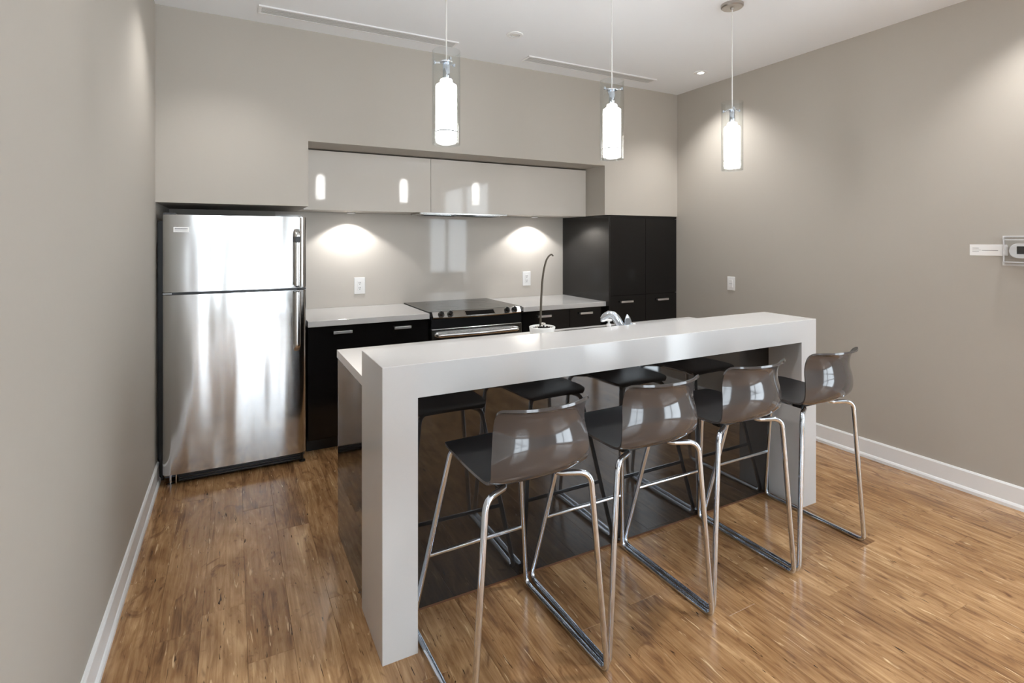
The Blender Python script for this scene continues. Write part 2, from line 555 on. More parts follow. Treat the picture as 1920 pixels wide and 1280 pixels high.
# worktop with a cut-out for the sink
SX0, SX1, SY0, SY1 = 1.78, 2.42, 2.42, 2.80
iw = boxes('island_worktop', [(IX0, SX0, BY1 + 0.0005, IY1, 0.915, IZ), (SX1, IX1, BY1 + 0.0005, IY1, 0.915, IZ),
    (SX0, SX1, BY1 + 0.0005, SY0, 0.915, IZ), (SX0, SX1, SY1, IY1, 0.915, IZ)], QUARTZ)
tag(iw, 'white quartz island worktop with a sink, lower than the bar', 'worktop')
sk = empty('kitchen_sink', ((SX0 + SX1) / 2, (SY0 + SY1) / 2, 0.955))
tag(sk, 'stainless steel sink set into the island worktop', 'sink')
def sink():
    bm = bmesh.new()
    hx, hy = (SX1 - SX0) / 2, (SY1 - SY0) / 2
    def ring(dx, z): return [bm.verts.new(p) for p in ((-hx - dx, -hy - dx, z), (hx + dx, -hy - dx, z), (hx + dx, hy + dx, z), (-hx - dx, hy + dx, z))]
    rs = [ring(0.012, 0.0002), ring(0.012, 0.003), ring(-0.006, 0.003), ring(-0.016, -0.17), ring(-0.14, -0.18)]
    for a, b in zip(rs[:-1], rs[1:]):
        for k in range(4): bm.faces.new((a[k], a[(k + 1) % 4], b[(k + 1) % 4], b[k]))
    bm.faces.new(rs[-1])
    return obj('basin', bm, STEEL_FLAT, sk)
sink()
lathe('drain', [(0, -0.176), (0.03, -0.176), (0.042, -0.179)], CHROME, sk, 20)

# faucet: stout arched spout leaning towards the basin, paddle lever beside it
fx, fy = 1.968, 2.350
fa = empty('faucet', (fx, fy, IZ))
tag(fa, 'chrome single-lever faucet with stout arched spout at the sink', 'faucet')
lathe('base', [(0, 0), (0.032, 0), (0.032, 0.006), (0.026, 0.012), (0, 0.012)], CHROME, fa, 24)
def faucet_spout():
    pts = [(0.0, 0, 0.008), (-0.012, 0.0, 0.05), (-0.033, 0.004, 0.095), (-0.050, 0.012, 0.130), (-0.064, 0.024, 0.150), (-0.082, 0.042, 0.154), (-0.098, 0.058, 0.140), (-0.104, 0.066, 0.124)]
    rad = [0.025, 0.025, 0.0245, 0.024, 0.023, 0.0215, 0.019, 0.017]
    sm, rr = [], []
    for i in range(len(pts) - 1):
        for s in (0, 0.5):
            sm.append(Vector(pts[i]).lerp(Vector(pts[i + 1]), s)); rr.append(rad[i] * (1 - s) + rad[i + 1] * s)
    sm.append(Vector(pts[-1])); rr.append(rad[-1])
    bm = bmesh.new(); add_tube(bm, sm, rr, 20)
    return obj('spout', bm, CHROME, fa, angle=50)
faucet_spout()
lathe('aerator', [(0, 0), (0.012, 0), (0.013, 0.016), (0, 0.016)], CHROME, fa, 16, origin=(-0.105, 0.068, 0.110))
lathe('lever_hub', [(0, 0.03), (0.02, 0.03), (0.021, 0.06), (0.014, 0.074), (0, 0.076)], CHROME, fa, 20, origin=(0.030, 0.0, -0.02))
def lever():
    bm = bmesh.new()
    r = bmesh.ops.create_uvsphere(bm, u_segments=20, v_segments=12, radius=1)
    for v in r['verts']:
        t = (v.co.z + 1) / 2
        x = v.co.x * (0.034 * (1 - 0.4 * t)); y = v.co.y * 0.009; z = t * 0.115
        v.co = Vector((0.034 - 0.030 * t + x, 0.0 - 0.016 * t + y, 0.04 + z))
    return obj('lever', bm, CHROME, fa, smooth=True)
lever()
lathe('lever_cap', [(0, 0), (0.010, 0), (0.012, 0.008), (0.008, 0.017), (0, 0.018)], WHITE_PLASTIC, fa, 16, origin=(0.050, -0.020, 0.085))

sd = empty('soap_bottle', (1.838, 2.330, IZ))
tag(sd, 'clear soap bottle with white pump beside the faucet', 'soap bottle')
lathe('bottle', [(0, 0), (0.024, 0), (0.026, 0.008), (0.026, 0.088), (0.020, 0.100), (0.0, 0.100)], ACRYLIC, sd, 20)
lathe('pump', [(0, 0.100), (0.013, 0.100), (0.013, 0.112), (0.006, 0.114), (0.006, 0.128), (0.017, 0.129), (0.017, 0.138), (0, 0.139)], WHITE_PLASTIC, sd, 16)
tube('nozzle', [(0, 0, 0.133), (-0.022, 0.0, 0.133), (-0.042, 0.004, 0.129)], 0.0045, WHITE_PLASTIC, sd, 8)

# plant pot with one bare arching stem
px_, py_ = 1.510, 2.50
pl = empty('potted_stem', (px_, py_, IZ))
tag(pl, 'white bowl pot with one bare arching dry stem on island', 'potted plant')
lathe('pot', [(0, 0), (0.040, 0), (0.053, 0.012), (0.065, 0.05), (0.072, 0.092), (0.0725, 0.097), (0.069, 0.099), (0.065, 0.096), (0.060, 0.07), (0.0, 0.068)], PORCELAIN, pl, 40)
def moss():
    bm = bmesh.new()
    r = bmesh.ops.create_icosphere(bm, subdivisions=4, radius=0.061)
    for v in r['verts']:
        v.co.z = 0.082 + v.co.z * 0.18 + 0.004 * math.sin(v.co.x * 190 + 1) * math.sin(v.co.y * 170)
    return obj('moss', bm, SOIL, pl, smooth=True)
moss()
random.seed(9)
for k in range(26):
    a, rr = random.uniform(0, 6.28), 0.052 * math.sqrt(random.random())
    if k < 10: rr *= 0.4
    bm = bmesh.new()
    s = random.uniform(0.0045, 0.0085)
    r = bmesh.ops.create_icosphere(bm, subdivisions=2, radius=1)
    for v in r['verts']: v.co = Vector((v.co.x * s, v.co.y * s * random.uniform(0.9, 1.0), v.co.z * s * 0.75))
    o = obj('pebble', bm, PEBBLE if k % 3 else SOIL, pl, smooth=True)
    o.location = (rr * math.cos(a), rr * math.sin(a), 0.092 + (0.012 if k < 10 else 0.0) + 0.012 * (1 - rr / 0.052))
P = [(-0.012, 0, 0.085), (-0.010, 0, 0.15), (-0.006, 0, 0.25), (0.000, 0, 0.345), (0.012, 0, 0.42), (0.028, 0, 0.468), (0.046, 0, 0.490), (0.062, 0, 0.497), (0.072, 0, 0.487)]
tube('stem', fillet(P, 0.5, 4), [0.0062 - 0.0042 * i / 60 for i in range(len(fillet(P, 0.5, 4)))], STEM, pl, 8)

# ------------------------------------------------------------------ refrigerator
FX0, FX1, FY, FZ = -0.388, 0.444, 3.8615, 1.692
fr = empty('refrigerator', ((FX0 + FX1) / 2, FY + 0.4, 0))
tag(fr, 'stainless steel top-freezer refrigerator under the bulkhead', 'refrigerator')
W2 = (FX1 - FX0) / 2
def fdoor(name, z0, z1, par):
    """door with rounded vertical edges: flat steel face, darker side returns"""
    bm = bmesh.new()
    yf = FY - fr.location.y
    pts = []
    rr, ry_ = 0.046, 0.030
    # outline seen from above: from back left, round front-left corner, gentle crown, front-right, back right
    pts.append((-W2, yf + 0.075))
    for k in range(7):
        a = math.pi + k / 6 * math.pi / 2
        pts.append((-W2 + rr + rr * math.cos(a), yf + ry_ + ry_ * math.sin(a)))
    for k in range(1, 24):
        x = -W2 + rr + (2 * W2 - 2 * rr) * k / 24
        pts.append((x, yf - 0.006 * math.sin(math.pi * k / 24)))
    for k in range(7):
        a = 1.5 * math.pi + k / 6 * math.pi / 2
        pts.append((W2 - rr + rr * math.cos(a), yf + ry_ + ry_ * math.sin(a)))
    pts.append((W2, yf + 0.075))
    lo = [bm.verts.new((x, y, z0)) for x, y in pts]
    hi = [bm.verts.new((x, y, z1)) for x, y in pts]
    n = len(pts)
    for i in range(n):
        bm.faces.new((lo[i], lo[(i + 1) % n], hi[(i + 1) % n], hi[i]))
    caps = [bm.faces.new(hi), bm.faces.new(lo[::-1])]
    bmesh.ops.bevel(bm, geom=[ed for f in caps for ed in f.edges], offset=0.003, segments=2, affect='EDGES')
    o = obj(name, bm, STEEL, par, angle=40)
    wn_ = o.modifiers.new('flat_face_normals', 'WEIGHTED_NORMAL')
    wn_.weight = 100; wn_.keep_sharp = True
    return o
FYL = FY - fr.location.y
box('cabinet', (-W2 + 0.004, W2 - 0.004, FYL + 0.088, FYL + 0.78, 0.03, FZ - 0.012), DARK_GREY, fr, bevel=0.004)
box('door_gasket', (-W2 + 0.012, W2 - 0.012, FYL + 0.0755, FYL + 0.0885, 0.085, FZ - 0.02), BLACK_PLASTIC, fr)
fz = fdoor('freezer_door', 1.207, FZ - 0.003, fr)
fd = fdoor('fridge_door', 0.078, 1.190, fr)
def fhandle(pts, par, zcap, grip):
    # flat bowed bar
    path = fillet(pts, 0.03, 6)
    bm = bmesh.new()
    rings = []
    n = len(path)
    for i, p in enumerate(path):
        a = path[max(i - 1, 0)]; b = path[min(i + 1, n - 1)]
        tg = (b - a).normalized()
        nx = Vector((1, 0, 0)); ny = tg.cross(nx).normalized()
        rings.append([bm.verts.new(p + nx * (math.cos(t) * 0.020) + ny * (math.sin(t) * 0.010)) for t in [2 * math.pi * k / 16 for k in range(16)]])
    for a, b in zip(rings[:-1], rings[1:]):
        for k in range(16): bm.faces.new((a[k], a[(k + 1) % 16], b[(k + 1) % 16], b[k]))
    bm.faces.new(rings[0][::-1]); bm.faces.new(rings[-1])
    h = obj('handle', bm, STEEL_FLAT, par, angle=50)
    return h
HX = 0.381 - (FX0 + FX1) / 2
f0 = FYL
fhandle([(HX, f0 + 0.004, 1.600), (HX, f0 - 0.048, 1.575), (HX, f0 - 0.050, 1.40), (HX, f0 - 0.046, 1.225)], fz, 1.6, 1)
box('handle_mount', (HX - 0.013, HX + 0.013, f0 - 0.045, f0 + 0.004, 1.214, 1.236), BLACK_PLASTIC, fz, bevel=0.003)
box('handle_sleeve', (HX - 0.0175, HX + 0.0175, f0 - 0.062, f0 - 0.036, 1.515, 1.555), DARK_GREY, fz, bevel=0.004)
fhandle([(HX, f0 + 0.004, 0.785), (HX, f0 - 0.048, 0.81), (HX, f0 - 0.050, 1.0), (HX, f0 - 0.046, 1.182)], fd, 0.8, 1)
box('handle_mount', (HX - 0.013, HX + 0.013, f0 - 0.045, f0 + 0.004, 1.165, 1.186), BLACK_PLASTIC, fd, bevel=0.003)
bdg = box('badge', (-0.329 - (FX0 + FX1) / 2, -0.245 - (FX0 + FX1) / 2, f0 - 0.004, f0 + 0.002, 1.580, 1.613), WHITE_PLASTIC, fz, bevel=0.001)
bx = -0.329 - (FX0 + FX1) / 2
for k in range(11):
    box('lettering', (bx + 0.008 + k * 0.0062, bx + 0.0122 + k * 0.0062, f0 - 0.0048, f0 - 0.0035, 1.598, 1.605), GREY_PRINT, bdg)
box('lettering', (bx + 0.008, bx + 0.074, f0 - 0.0048, f0 - 0.0035, 1.588, 1.5895), GREY_PRINT, bdg)
for zz, nm in ((FZ - 0.002, 'hinge_cover'), ):
    box(nm, (-W2 + 0.005, -W2 + 0.07, f0 + 0.012, f0 + 0.10, FZ - 0.004, FZ + 0.008), DARK_GREY, fr, bevel=0.003)
box('mid_hinge', (-W2 + 0.002, -W2 + 0.05, f0 + 0.01, f0 + 0.075, 1.1935, 1.2035), CHROME, fr, bevel=0.001)
box('mid_catch', (W2 - 0.05, W2 - 0.002, f0 + 0.02, f0 + 0.075, 1.1935, 1.2035), BLACK_PLASTIC, fr, bevel=0.001)
g = box('toe_grille', (-W2 + 0.08, W2 - 0.03, f0 + 0.045, f0 + 0.075, 0.012, 0.074), BLACK_PLASTIC, fr, bevel=0.004)
for k in range(3):
    box('grille_slat', (-W2 + 0.09, W2 - 0.04, f0 + 0.036, f0 + 0.046, 0.021 + k * 0.017, 0.029 + k * 0.017), BLACK_SATIN, g, bevel=0.002)
box('hinge_bracket', (-W2 + 0.01, -W2 + 0.075, f0 + 0.03, f0 + 0.075, 0.066, 0.072), CHROME, fr, bevel=0.001)
box('hinge_bracket', (-W2 + 0.069, -W2 + 0.075, f0 + 0.028, f0 + 0.075, 0.014, 0.066), CHROME, fr, bevel=0.001)
for sx in (-1, 1):
    lathe('leveling_foot', [(0, 0), (0.02, 0), (0.02, 0.008), (0.007, 0.012), (0.007, 0.066), (0, 0.066)], CHROME if sx < 0 else BLACK_PLASTIC, fr, 16, origin=(sx * (W2 - (0.04 if sx < 0 else 0.022)), f0 + 0.055, 0))
    lathe('rear_roller', [(0, -0.012), (0.016, -0.012), (0.016, 0.012), (0, 0.012)], BLACK_PLASTIC, fr, 16, axis='X', origin=(sx * (W2 - 0.08), f0 + 0.70, 0.016))

fp = box('filler_panel', (XL + 0.001, FX0 - 0.004, 4.01, 4.705, 0.001, 1.655), BLACK_SATIN, bevel=0.001)
tag(fp, 'tall narrow black filler panel between refrigerator and wall', 'panel')

# ------------------------------------------------------------------ base cabinets and worktops
CF = 3.985   # door faces
def base_cabinet(x0, x1, label):
    c = empty('base_cabinet', ((x0 + x1) / 2, CF + 0.3, 0))
    tag(c, label, 'cabinet', 'black base cabinets along the back wall')
    cx, cy = c.location.x, c.location.y
    def p(name, a, b, d, e, z0, z1, m, par, bev=0.001):
        return box(name, (a - cx, b - cx, d - cy, e - cy, z0, z1), m, par, bevel=bev)
    p('carcass', x0 + 0.001, x1 - 0.001, CF + 0.022, YBACK - 0.012, 0.10, 0.912, BLACK_SATIN, c)
    p('toe_kick', x0 + 0.001, x1 - 0.001, CF + 0.085, CF + 0.10, 0, 0.10, TOEKICK, c)
    d = p('door', x0 + 0.0018, x1 - 0.0018, CF, CF + 0.0215, 0.102, 0.908, BLACK_GLOSS, c)
    return c, d, cx, cy, p
def bar_handle(p, d, xm, z):
    h = p('handle', xm - 0.068, xm + 0.068, CF - 0.026, CF - 0.018, z - 0.0095, z + 0.0095, ALU, d, 0.0015)
for x0, x1, hx0, hx1, lb in ((0.466, 0.873, .626, .759, 'black base cabinet standing right against the refrigerator'),
                             (0.873, 1.362, 1.071, 1.202, 'black base cabinet between range and cabinet by refrigerator'),
                             (2.205, 2.697, 2.342, 2.477, 'black base cabinet on the tall-cabinet side of the range'),
                             (2.697, 3.086, 2.79, 2.926, 'black base cabinet standing right against the tall cabinet')):
    c, d, cx, cy, p = base_cabinet(x0, x1, lb)
    a, b = hx0 + 0.012, hx1 + 0.012
    p('handle', a, b, CF - 0.028, CF - 0.020, 0.852, 0.871, ALU, d, 0.0015)
    for q in (a + 0.006, b - 0.014):
        p('handle_post', q, q + 0.008, CF - 0.0205, CF + 0.001, 0.855, 0.868, ALU, d, 0.001)
wl = box('worktop', (0.464, 1.362, 3.962, 4.699, 0.913, ZCT), QUARTZ, bevel=0.002)
tag(wl, 'white quartz worktop between refrigerator and range', 'worktop')
wr = box('worktop', (2.205, 3.093, 3.962, 4.699, 0.913, ZCT), QUARTZ, bevel=0.002)
tag(wr, 'white quartz worktop between range and tall black cabinet', 'worktop')

# ------------------------------------------------------------------ tall cabinet
TX0, TX1, TY = 3.095, XR - 0.002, 3.925
tc_ = empty('tall_cabinet', ((TX0 + TX1) / 2, TY + 0.35, 0))
tag(tc_, 'tall black pantry cabinet with four doors in the corner', 'cabinet')
def tp(name, x0, x1, y0, y1, z0, z1, m, par=tc_, bev=0.001):
    cx, cy = tc_.location.x, tc_.location.y
    return box(name, (x0 - cx, x1 - cx, y0 - cy, y1 - cy, z0, z1), m, par, bevel=bev)
tp('carcass', TX0 + 0.019, TX1, TY + 0.022, YBACK - 0.002, 0.10, ZS - 0.003, BLACK_SATIN)
tp('side_panel', TX0, TX0 + 0.018, TY - 0.002, YBACK - 0.002, 0.0, ZS - 0.003, mat('black_side_laminate', rgb(30, 29, 29), 0.2))
tp('top_rail', TX0 + 0.019, TX1, TY, TY + 0.0215, 1.742, ZS - 0.003, BLACK_GLOSS)
tp('toe_kick', TX0 + 0.019, TX1, TY + 0.085, TY + 0.1, 0, 0.10, TOEKICK)
xm = 3.545
for a, b, h0, h1 in ((TX0 + 0.0195, xm - 0.0015, 3.225, 3.370), (xm + 0.0015, TX1, 3.680, 3.822)):
    tp('door', a, b, TY, TY + 0.0215, 1.0085, 1.739, BLACK_GLOSS)
    d = tp('door', a, b, TY, TY + 0.0215, 0.102, 1.0055, BLACK_GLOSS)
    tp('handle', h0, h1, TY - 0.028, TY - 0.020, 0.939, 0.958, ALU, d, 0.0015)
    for q in (h0 + 0.006, h1 - 0.014):
        tp('handle_post', q, q + 0.008, TY - 0.0205, TY + 0.001, 0.942, 0.955, ALU, d)

# ------------------------------------------------------------------ wall cabinet, hood, under-cabinet lamps, backsplash
UY = 4.21
uc = empty('wall_cabinet', ((XN0 + XN1) / 2, UY + 0.24, ZS))
tag(uc, 'long glossy beige wall cabinet set into the niche', 'cabinet')
def up(name, x0, x1, y0, y1, z0, z1, m, par=uc, bev=0.0008):
    cx, cy, cz = uc.location
    return box(name, (x0 - cx, x1 - cx, y0 - cy, y1 - cy, z0 - cz, z1 - cz), m, par, bevel=bev)
up('carcass', XN0 + 0.002, XN1 - 0.002, UY + 0.021, YBACK - 0.011, ZS + 0.001, ZN - 0.008, mat('beige_laminate', rgb(200, 193, 184), 0.4))
up('door', XN0 + 0.002, 1.4565, UY, UY + 0.0205, ZS - 0.006, ZN - 0.012, BEIGE_GLOSS)
up('door', 1.4595, XN1 - 0.002, UY, UY + 0.0205, ZS - 0.006, ZN - 0.012, BEIGE_GLOSS)

rh = empty('range_hood', (1.785, UY + 0.16, ZS - 0.012))
tag(rh, 'slim steel range hood built under the wall cabinet', 'range hood')
box('housing', (-0.41, 0.41, -0.125, 0.14, -0.006, 0.0125), STEEL_EDGE, rh, bevel=0.003)
for sx in (-1, 1):
    f = box('grease_filter', (sx * 0.19 - 0.17, sx * 0.19 + 0.17, -0.08, 0.12, -0.010, -0.0055), STEEL_FLAT, rh, bevel=0.001)
    for k in range(9):
        box('slot_shade_bar', (sx * 0.19 - 0.16, sx * 0.19 + 0.16, -0.074 + k * 0.021, -0.066 + k * 0.021, -0.0115, -0.0095), DARK_SLOT, f)  # raised dark bars, the shade inside the slots put into their colour
box('control_strip', (-0.10, 0.10, -0.120, -0.095, -0.009, -0.0055), BLACK_PLASTIC, rh, bevel=0.001)

def puck(x, y, label):
    p = empty('under_cabinet_light', (x, y, ZS + 0.001))
    tag(p, label, 'light', 'puck lights under the wall cabinet')
    lathe('rim', [(0.027, 0), (0.034, 0), (0.036, -0.004), (0.034, -0.010), (0.028, -0.011), (0.027, -0.004)], ALU, p, 28)
    lathe('lens', [(0, -0.006), (0.0275, -0.006), (0.0275, -0.002), (0, -0.002)], LED, p, 24)
    spot('bulb', (0, 0, -0.014), PUCK_W, 122, 0.3, p, 0.015)
puck(0.875, 4.555, 'lit puck light under wall cabinet beside the refrigerator')
puck(2.665, 4.555, 'lit puck light under wall cabinet near tall cabinet')

bs = box('backsplash', (0.300, 3.094, YBACK - 0.010, YBACK - 0.001, ZCT + 0.0005, ZS - 0.001), BEIGE_GLOSS)
tag(bs, 'glossy beige glass backsplash between worktop and wall cabinet', 'backsplash')

def outlet(x, z, label):
    o = empty('wall_outlet', (x, YBACK - 0.010, z))
    tag(o, label, 'outlet', 'white outlets on the backsplash')
    box('cover_plate', (-0.047, 0.047, -0.007, 0.0, -0.072, 0.072), WHITE_PLASTIC, o, bevel=0.003)
    s = box('receptacle', (-0.019, 0.019, -0.010, -0.006, -0.042, 0.042), WHITE_PLASTIC, o, bevel=0.002)
    for dz in (-0.022, 0.022):
        for dx in (-0.008, 0.006):
            box('slot', (dx, dx + 0.003, -0.0112, -0.0095, dz - 0.001, dz + 0.011), DARK_SLOT, s)
        lathe('ground_hole', [(0, -0.0112), (0.0032, -0.0112), (0.0032, -0.0095)], DARK_SLOT, s, 12, axis='Y', origin=(0, 0, dz - 0.009))
outlet(0.975, 1.133, 'white wall outlet on backsplash beside the refrigerator')
outlet(2.65, 1.139, 'white wall outlet on backsplash near the tall cabinet')

# ------------------------------------------------------------------ slide-in range
RX0, RX1, RYF = 1.368, 2.199, 3.975
rg = empty('kitchen_range', ((RX0 + RX1) / 2, RYF + 0.3, 0))
tag(rg, 'slide-in electric range with glass cooktop and steel front', 'range')
gw = (RX1 - RX0) / 2
ry = RYF - rg.location.y
yb = YBACK - 0.014 - rg.location.y
box('body', (-gw + 0.004, gw - 0.004, ry + 0.03, yb, 0.06, 0.93), BLACK_SATIN, rg, bevel=0.003)
ck = box('cooktop', (-gw, gw, ry + 0.010, yb, 0.9555, 0.9625), COOKTOP, rg, bevel=0.002)
box('cooktop_support', (-gw + 0.004, gw - 0.004, ry + 0.03, yb - 0.002, 0.93, 0.956), BLACK_SATIN, rg)
for (cx, cy, r0) in ((-0.20, ry + 0.20, 0.105), (0.20, ry + 0.20, 0.09), (-0.20, ry + 0.50, 0.08), (0.20, ry + 0.50, 0.105)):
    lathe('burner_ring', [(r0 - 0.003, 0.9624), (r0 - 0.003, 0.9628), (r0, 0.9628), (r0, 0.9624)], COOK_RING, ck, 40, origin=(cx, cy, 0))
# bowed, sloping control panel
def control_panel():
    bm = bmesh.new()
    N = 28
    rows = []
    for k in range(N + 1):
        s = k / N
        x = -gw + 0.02 + (2 * gw - 0.04) * s
        bow = math.sin(math.pi * s)
        rows.append([bm.verts.new((x, ry + 0.012, 0.962)), bm.verts.new((x, ry - 0.022 - 0.030 * bow, 0.921 - 0.006 * bow)),
                     bm.verts.new((x, ry - 0.020 - 0.030 * bow, 0.914 - 0.006 * bow)), bm.verts.new((x, ry + 0.029, 0.905)), bm.verts.new((x, ry + 0.029, 0.955))])
    for a, b in zip(rows[:-1], rows[1:]):
        for i in range(5): bm.faces.new((a[i], a[(i + 1) % 5], b[(i + 1) % 5], b[i]))
    bm.faces.new(rows[0][::-1]); bm.faces.new(rows[-1])
    return obj('control_panel', bm, STEEL_FLAT, rg, angle=30)
cp = control_panel()
def on_panel(x, t):
    """point on the sloping face; t=0 top edge, 1 lower edge; returns point and face normal"""
    s = (x + gw - 0.02) / (2 * gw - 0.04); bow = math.sin(math.pi * s)
    a = Vector((x, ry + 0.012, 0.962)); b = Vector((x, ry - 0.022 - 0.030 * bow, 0.921 - 0.006 * bow))
    d = (b - a).normalized()
    nrm = Vector((0, d.z, -d.y)); nrm = nrm if nrm.z > 0 else -nrm
    return a.lerp(b, t), nrm, d
for x in (-0.325, -0.250, 0.262, 0.335):
    p, nrm, d = on_panel(x, 0.55)
    rot = nrm.to_track_quat('Z', 'Y').to_matrix().to_4x4()
    bm = bmesh.new()
    add_lathe(bm, [(0, -0.002), (0.026, -0.002), (0.026, 0.004), (0.0205, 0.006), (0.018, 0.022), (0.015, 0.025), (0, 0.025)], 24)
    bm.transform(Matrix.Translation(p) @ rot)
    k = obj('knob', bm, BLACK_PLASTIC, cp, angle=35)
    bm = bmesh.new(); add_box(bm, -0.0045, 0.0045, -0.019, 0.019, 0.022, 0.034, bevel=0.002)
    bm.transform(Matrix.Translation(p) @ rot)
    obj('grip', bm, BLACK_PLASTIC, k, angle=35)
    bm = bmesh.new(); add_box(bm, -0.0018, 0.0018, 0.006, 0.0185, 0.0335, 0.0346)
    bm.transform(Matrix.Translation(p) @ rot)
    obj('pointer', bm, WHITE_PLASTIC, k)
def display():
    bm = bmesh.new()
    xs = [(-0.135, 0.13)]
    for m_, grow, lift in ((STEEL_EDGE, 0.008, 0.0015), (DISPLAY, 0.0, 0.0028)):
        bm = bmesh.new()
        top, bot = [], []
        for k in range(13):
            x = -0.118 - grow + (0.255 + 2 * grow) * k / 12
            for t, L in ((0.22 - grow * 12, top), (0.80 + grow * 10, bot)):
                p, nrm, d = on_panel(x, t)
                L.append((p - nrm * 0.002, p + nrm * lift))
        vt = [[bm.verts.new(q) for q in pr] for pr in top]; vb = [[bm.verts.new(q) for q in pr] for pr in bot]
        for k in range(12):
            bm.faces.new((vt[k][1], vt[k + 1][1], vb[k + 1][1], vb[k][1]))
            bm.faces.new((vt[k][0], vt[k + 1][0], vt[k + 1][1], vt[k][1]))
            bm.faces.new((vb[k][0], vb[k + 1][0], vb[k + 1][1], vb[k][1]))
        bm.faces.new((vt[0][0], vt[0][1], vb[0][1], vb[0][0])); bm.faces.new((vt[-1][0], vt[-1][1], vb[-1][1], vb[-1][0]))
        o = obj('display_bezel' if grow else 'display', bm, m_, cp)
display()
for s in (-1, 1):
    x0, x1 = (-gw, -gw + 0.0195) if s < 0 else (gw - 0.0195, gw)
    bm = bmesh.new()
    vs = []
    for x in (x0, x1):
        vs.append([bm.verts.new(v) for v in ((x, ry + 0.012, 0.963), (x, ry - 0.024, 0.925), (x, ry - 0.022, 0.905), (x, ry + 0.029, 0.905), (x, ry + 0.029, 0.957))])
    for i in range(5): bm.faces.new((vs[0][i], vs[0][(i + 1) % 5], vs[1][(i + 1) % 5], vs[1][i]))
    bm.faces.new(vs[0][::-1]); bm.faces.new(vs[1])
    obj('end_cap', bm, BLACK_PLASTIC, cp)
od = box('oven_door', (-gw + 0.012, gw - 0.012, ry - 0.012, ry + 0.029, 0.22, 0.826), STEEL_FLAT, rg, bevel=0.004)
box('vent_band', (-gw + 0.010, gw - 0.010, ry - 0.006, ry + 0.029, 0.828, 0.903), BLACK_PLASTIC, rg, bevel=0.002)
box('oven_window', (-0.28, 0.28, ry - 0.0145, ry - 0.011, 0.34, 0.66), DISPLAY, od, bevel=0.002)
tube('handle', fillet([(-gw + 0.05, ry - 0.008, 0.778), (-gw + 0.07, ry - 0.055, 0.778), (0, ry - 0.066, 0.778), (gw - 0.07, ry - 0.055, 0.778), (gw - 0.05, ry - 0.008, 0.778)], [0, 0.03, 0.3, 0.03, 0], 6), 0.0155, STEEL_FLAT, od, 16)
box('storage_drawer', (-gw + 0.012, gw - 0.012, ry - 0.012, ry + 0.029, 0.065, 0.215), STEEL_FLAT, rg, bevel=0.004)
for sx in (-1, 1):
    for yy in (ry + 0.08, yb - 0.06):
        lathe('leveling_foot', [(0, 0), (0.018, 0), (0.018, 0.01), (0.008, 0.014), (0.008, 0.062), (0, 0.062)], BLACK_PLASTIC, rg, 12, origin=(sx * (gw - 0.06), yy, 0))

# ------------------------------------------------------------------ bar stools
def stool_shell():
    prof = [  # y, z, half width, edge dy, edge dz
        (0.452, 0.742, 0.150, 0.00, -0.004), (0.448, 0.750, 0.162, 0.0, -0.002), (0.435, 0.757, 0.174, 0.0, 0.0), (0.405, 0.760, 0.183, 0.0, 0.0),
        (0.34, 0.757, 0.188, 0, 0.003), (0.26, 0.750, 0.190, 0, 0.008), (0.18, 0.743, 0.190, 0, 0.012), (0.11, 0.740, 0.189, 0.002, 0.014),
        (0.060, 0.743, 0.188, 0.008, 0.012), (0.024, 0.753, 0.187, 0.018, 0.008), (-0.002, 0.773, 0.187, 0.030, 0.004), (-0.018, 0.800, 0.188, 0.040, 0.0),
        (-0.026, 0.830, 0.187, 0.047, 0), (-0.027, 0.862, 0.183, 0.051, 0), (-0.022, 0.892, 0.178, 0.052, 0), (-0.020, 0.922, 0.175, 0.052, 0),
        (-0.025, 0.954, 0.174, 0.052, 0), (-0.036, 0.980, 0.173, 0.052, 0), (-0.051, 0.996, 0.171, 0.050, 0.0), (-0.064, 1.003, 0.165, 0.048, 0.0), (-0.074, 1.005, 0.155, 0.046, 0.0)]
    # resample with Catmull-Rom for a smooth shell
    def cat(i, s):
        p = [prof[max(0, min(len(prof) - 1, i + k))] for k in (-1, 0, 1, 2)]
        return [0.5 * (2 * b + (c - a) * s + (2 * a - 5 * b + 4 * c - d) * s * s + (3 * b - a - 3 * c + d) * s ** 3) for a, b, c, d in zip(*p)]
    rows = []
    for i in range(len(prof) - 1):
        rows.append(cat(i, 0)); rows.append(cat(i, 0.5))
    rows.append(list(prof[-1]))
    bm = bmesh.new()
    NV = 24
    grid = []
    for (y, z, w, dy, dz) in rows:
        g_ = []
        for k in range(NV + 1):
            v = -1 + 2 * k / NV
            e = abs(v) ** 2.2
            g_.append(bm.verts.new((v * w, y + dy * e, z + dz * e)))
        grid.append(g_)
    for a, b in zip(grid[:-1], grid[1:]):
        for k in range(NV): bm.faces.new((a[k], a[k + 1], b[k + 1], b[k]))
    bmesh.ops.recalc_face_normals(bm, faces=bm.faces)
    # give it thickness
    bm.normal_update()
    th = 0.0085
    top = list(bm.verts); tf = list(bm.faces)
    low = {}
    s = 1 if bm.faces[0].normal.z > 0 else -1
    for v in top:
        low[v] = v.co - v.normal * th * s
    lv = {v: bm.verts.new(c) for v, c in low.items()}
    edges = [e for e in bm.edges if e.is_boundary]
    for f in tf:
        f.material_index = 1            # sitting side is satin, outside glossy
        bm.faces.new([lv[v] for v in f.verts][::-1])
    for e in edges:
        a, b = e.verts
        bm.faces.new((a, b, lv[b], lv[a]))
    return bm

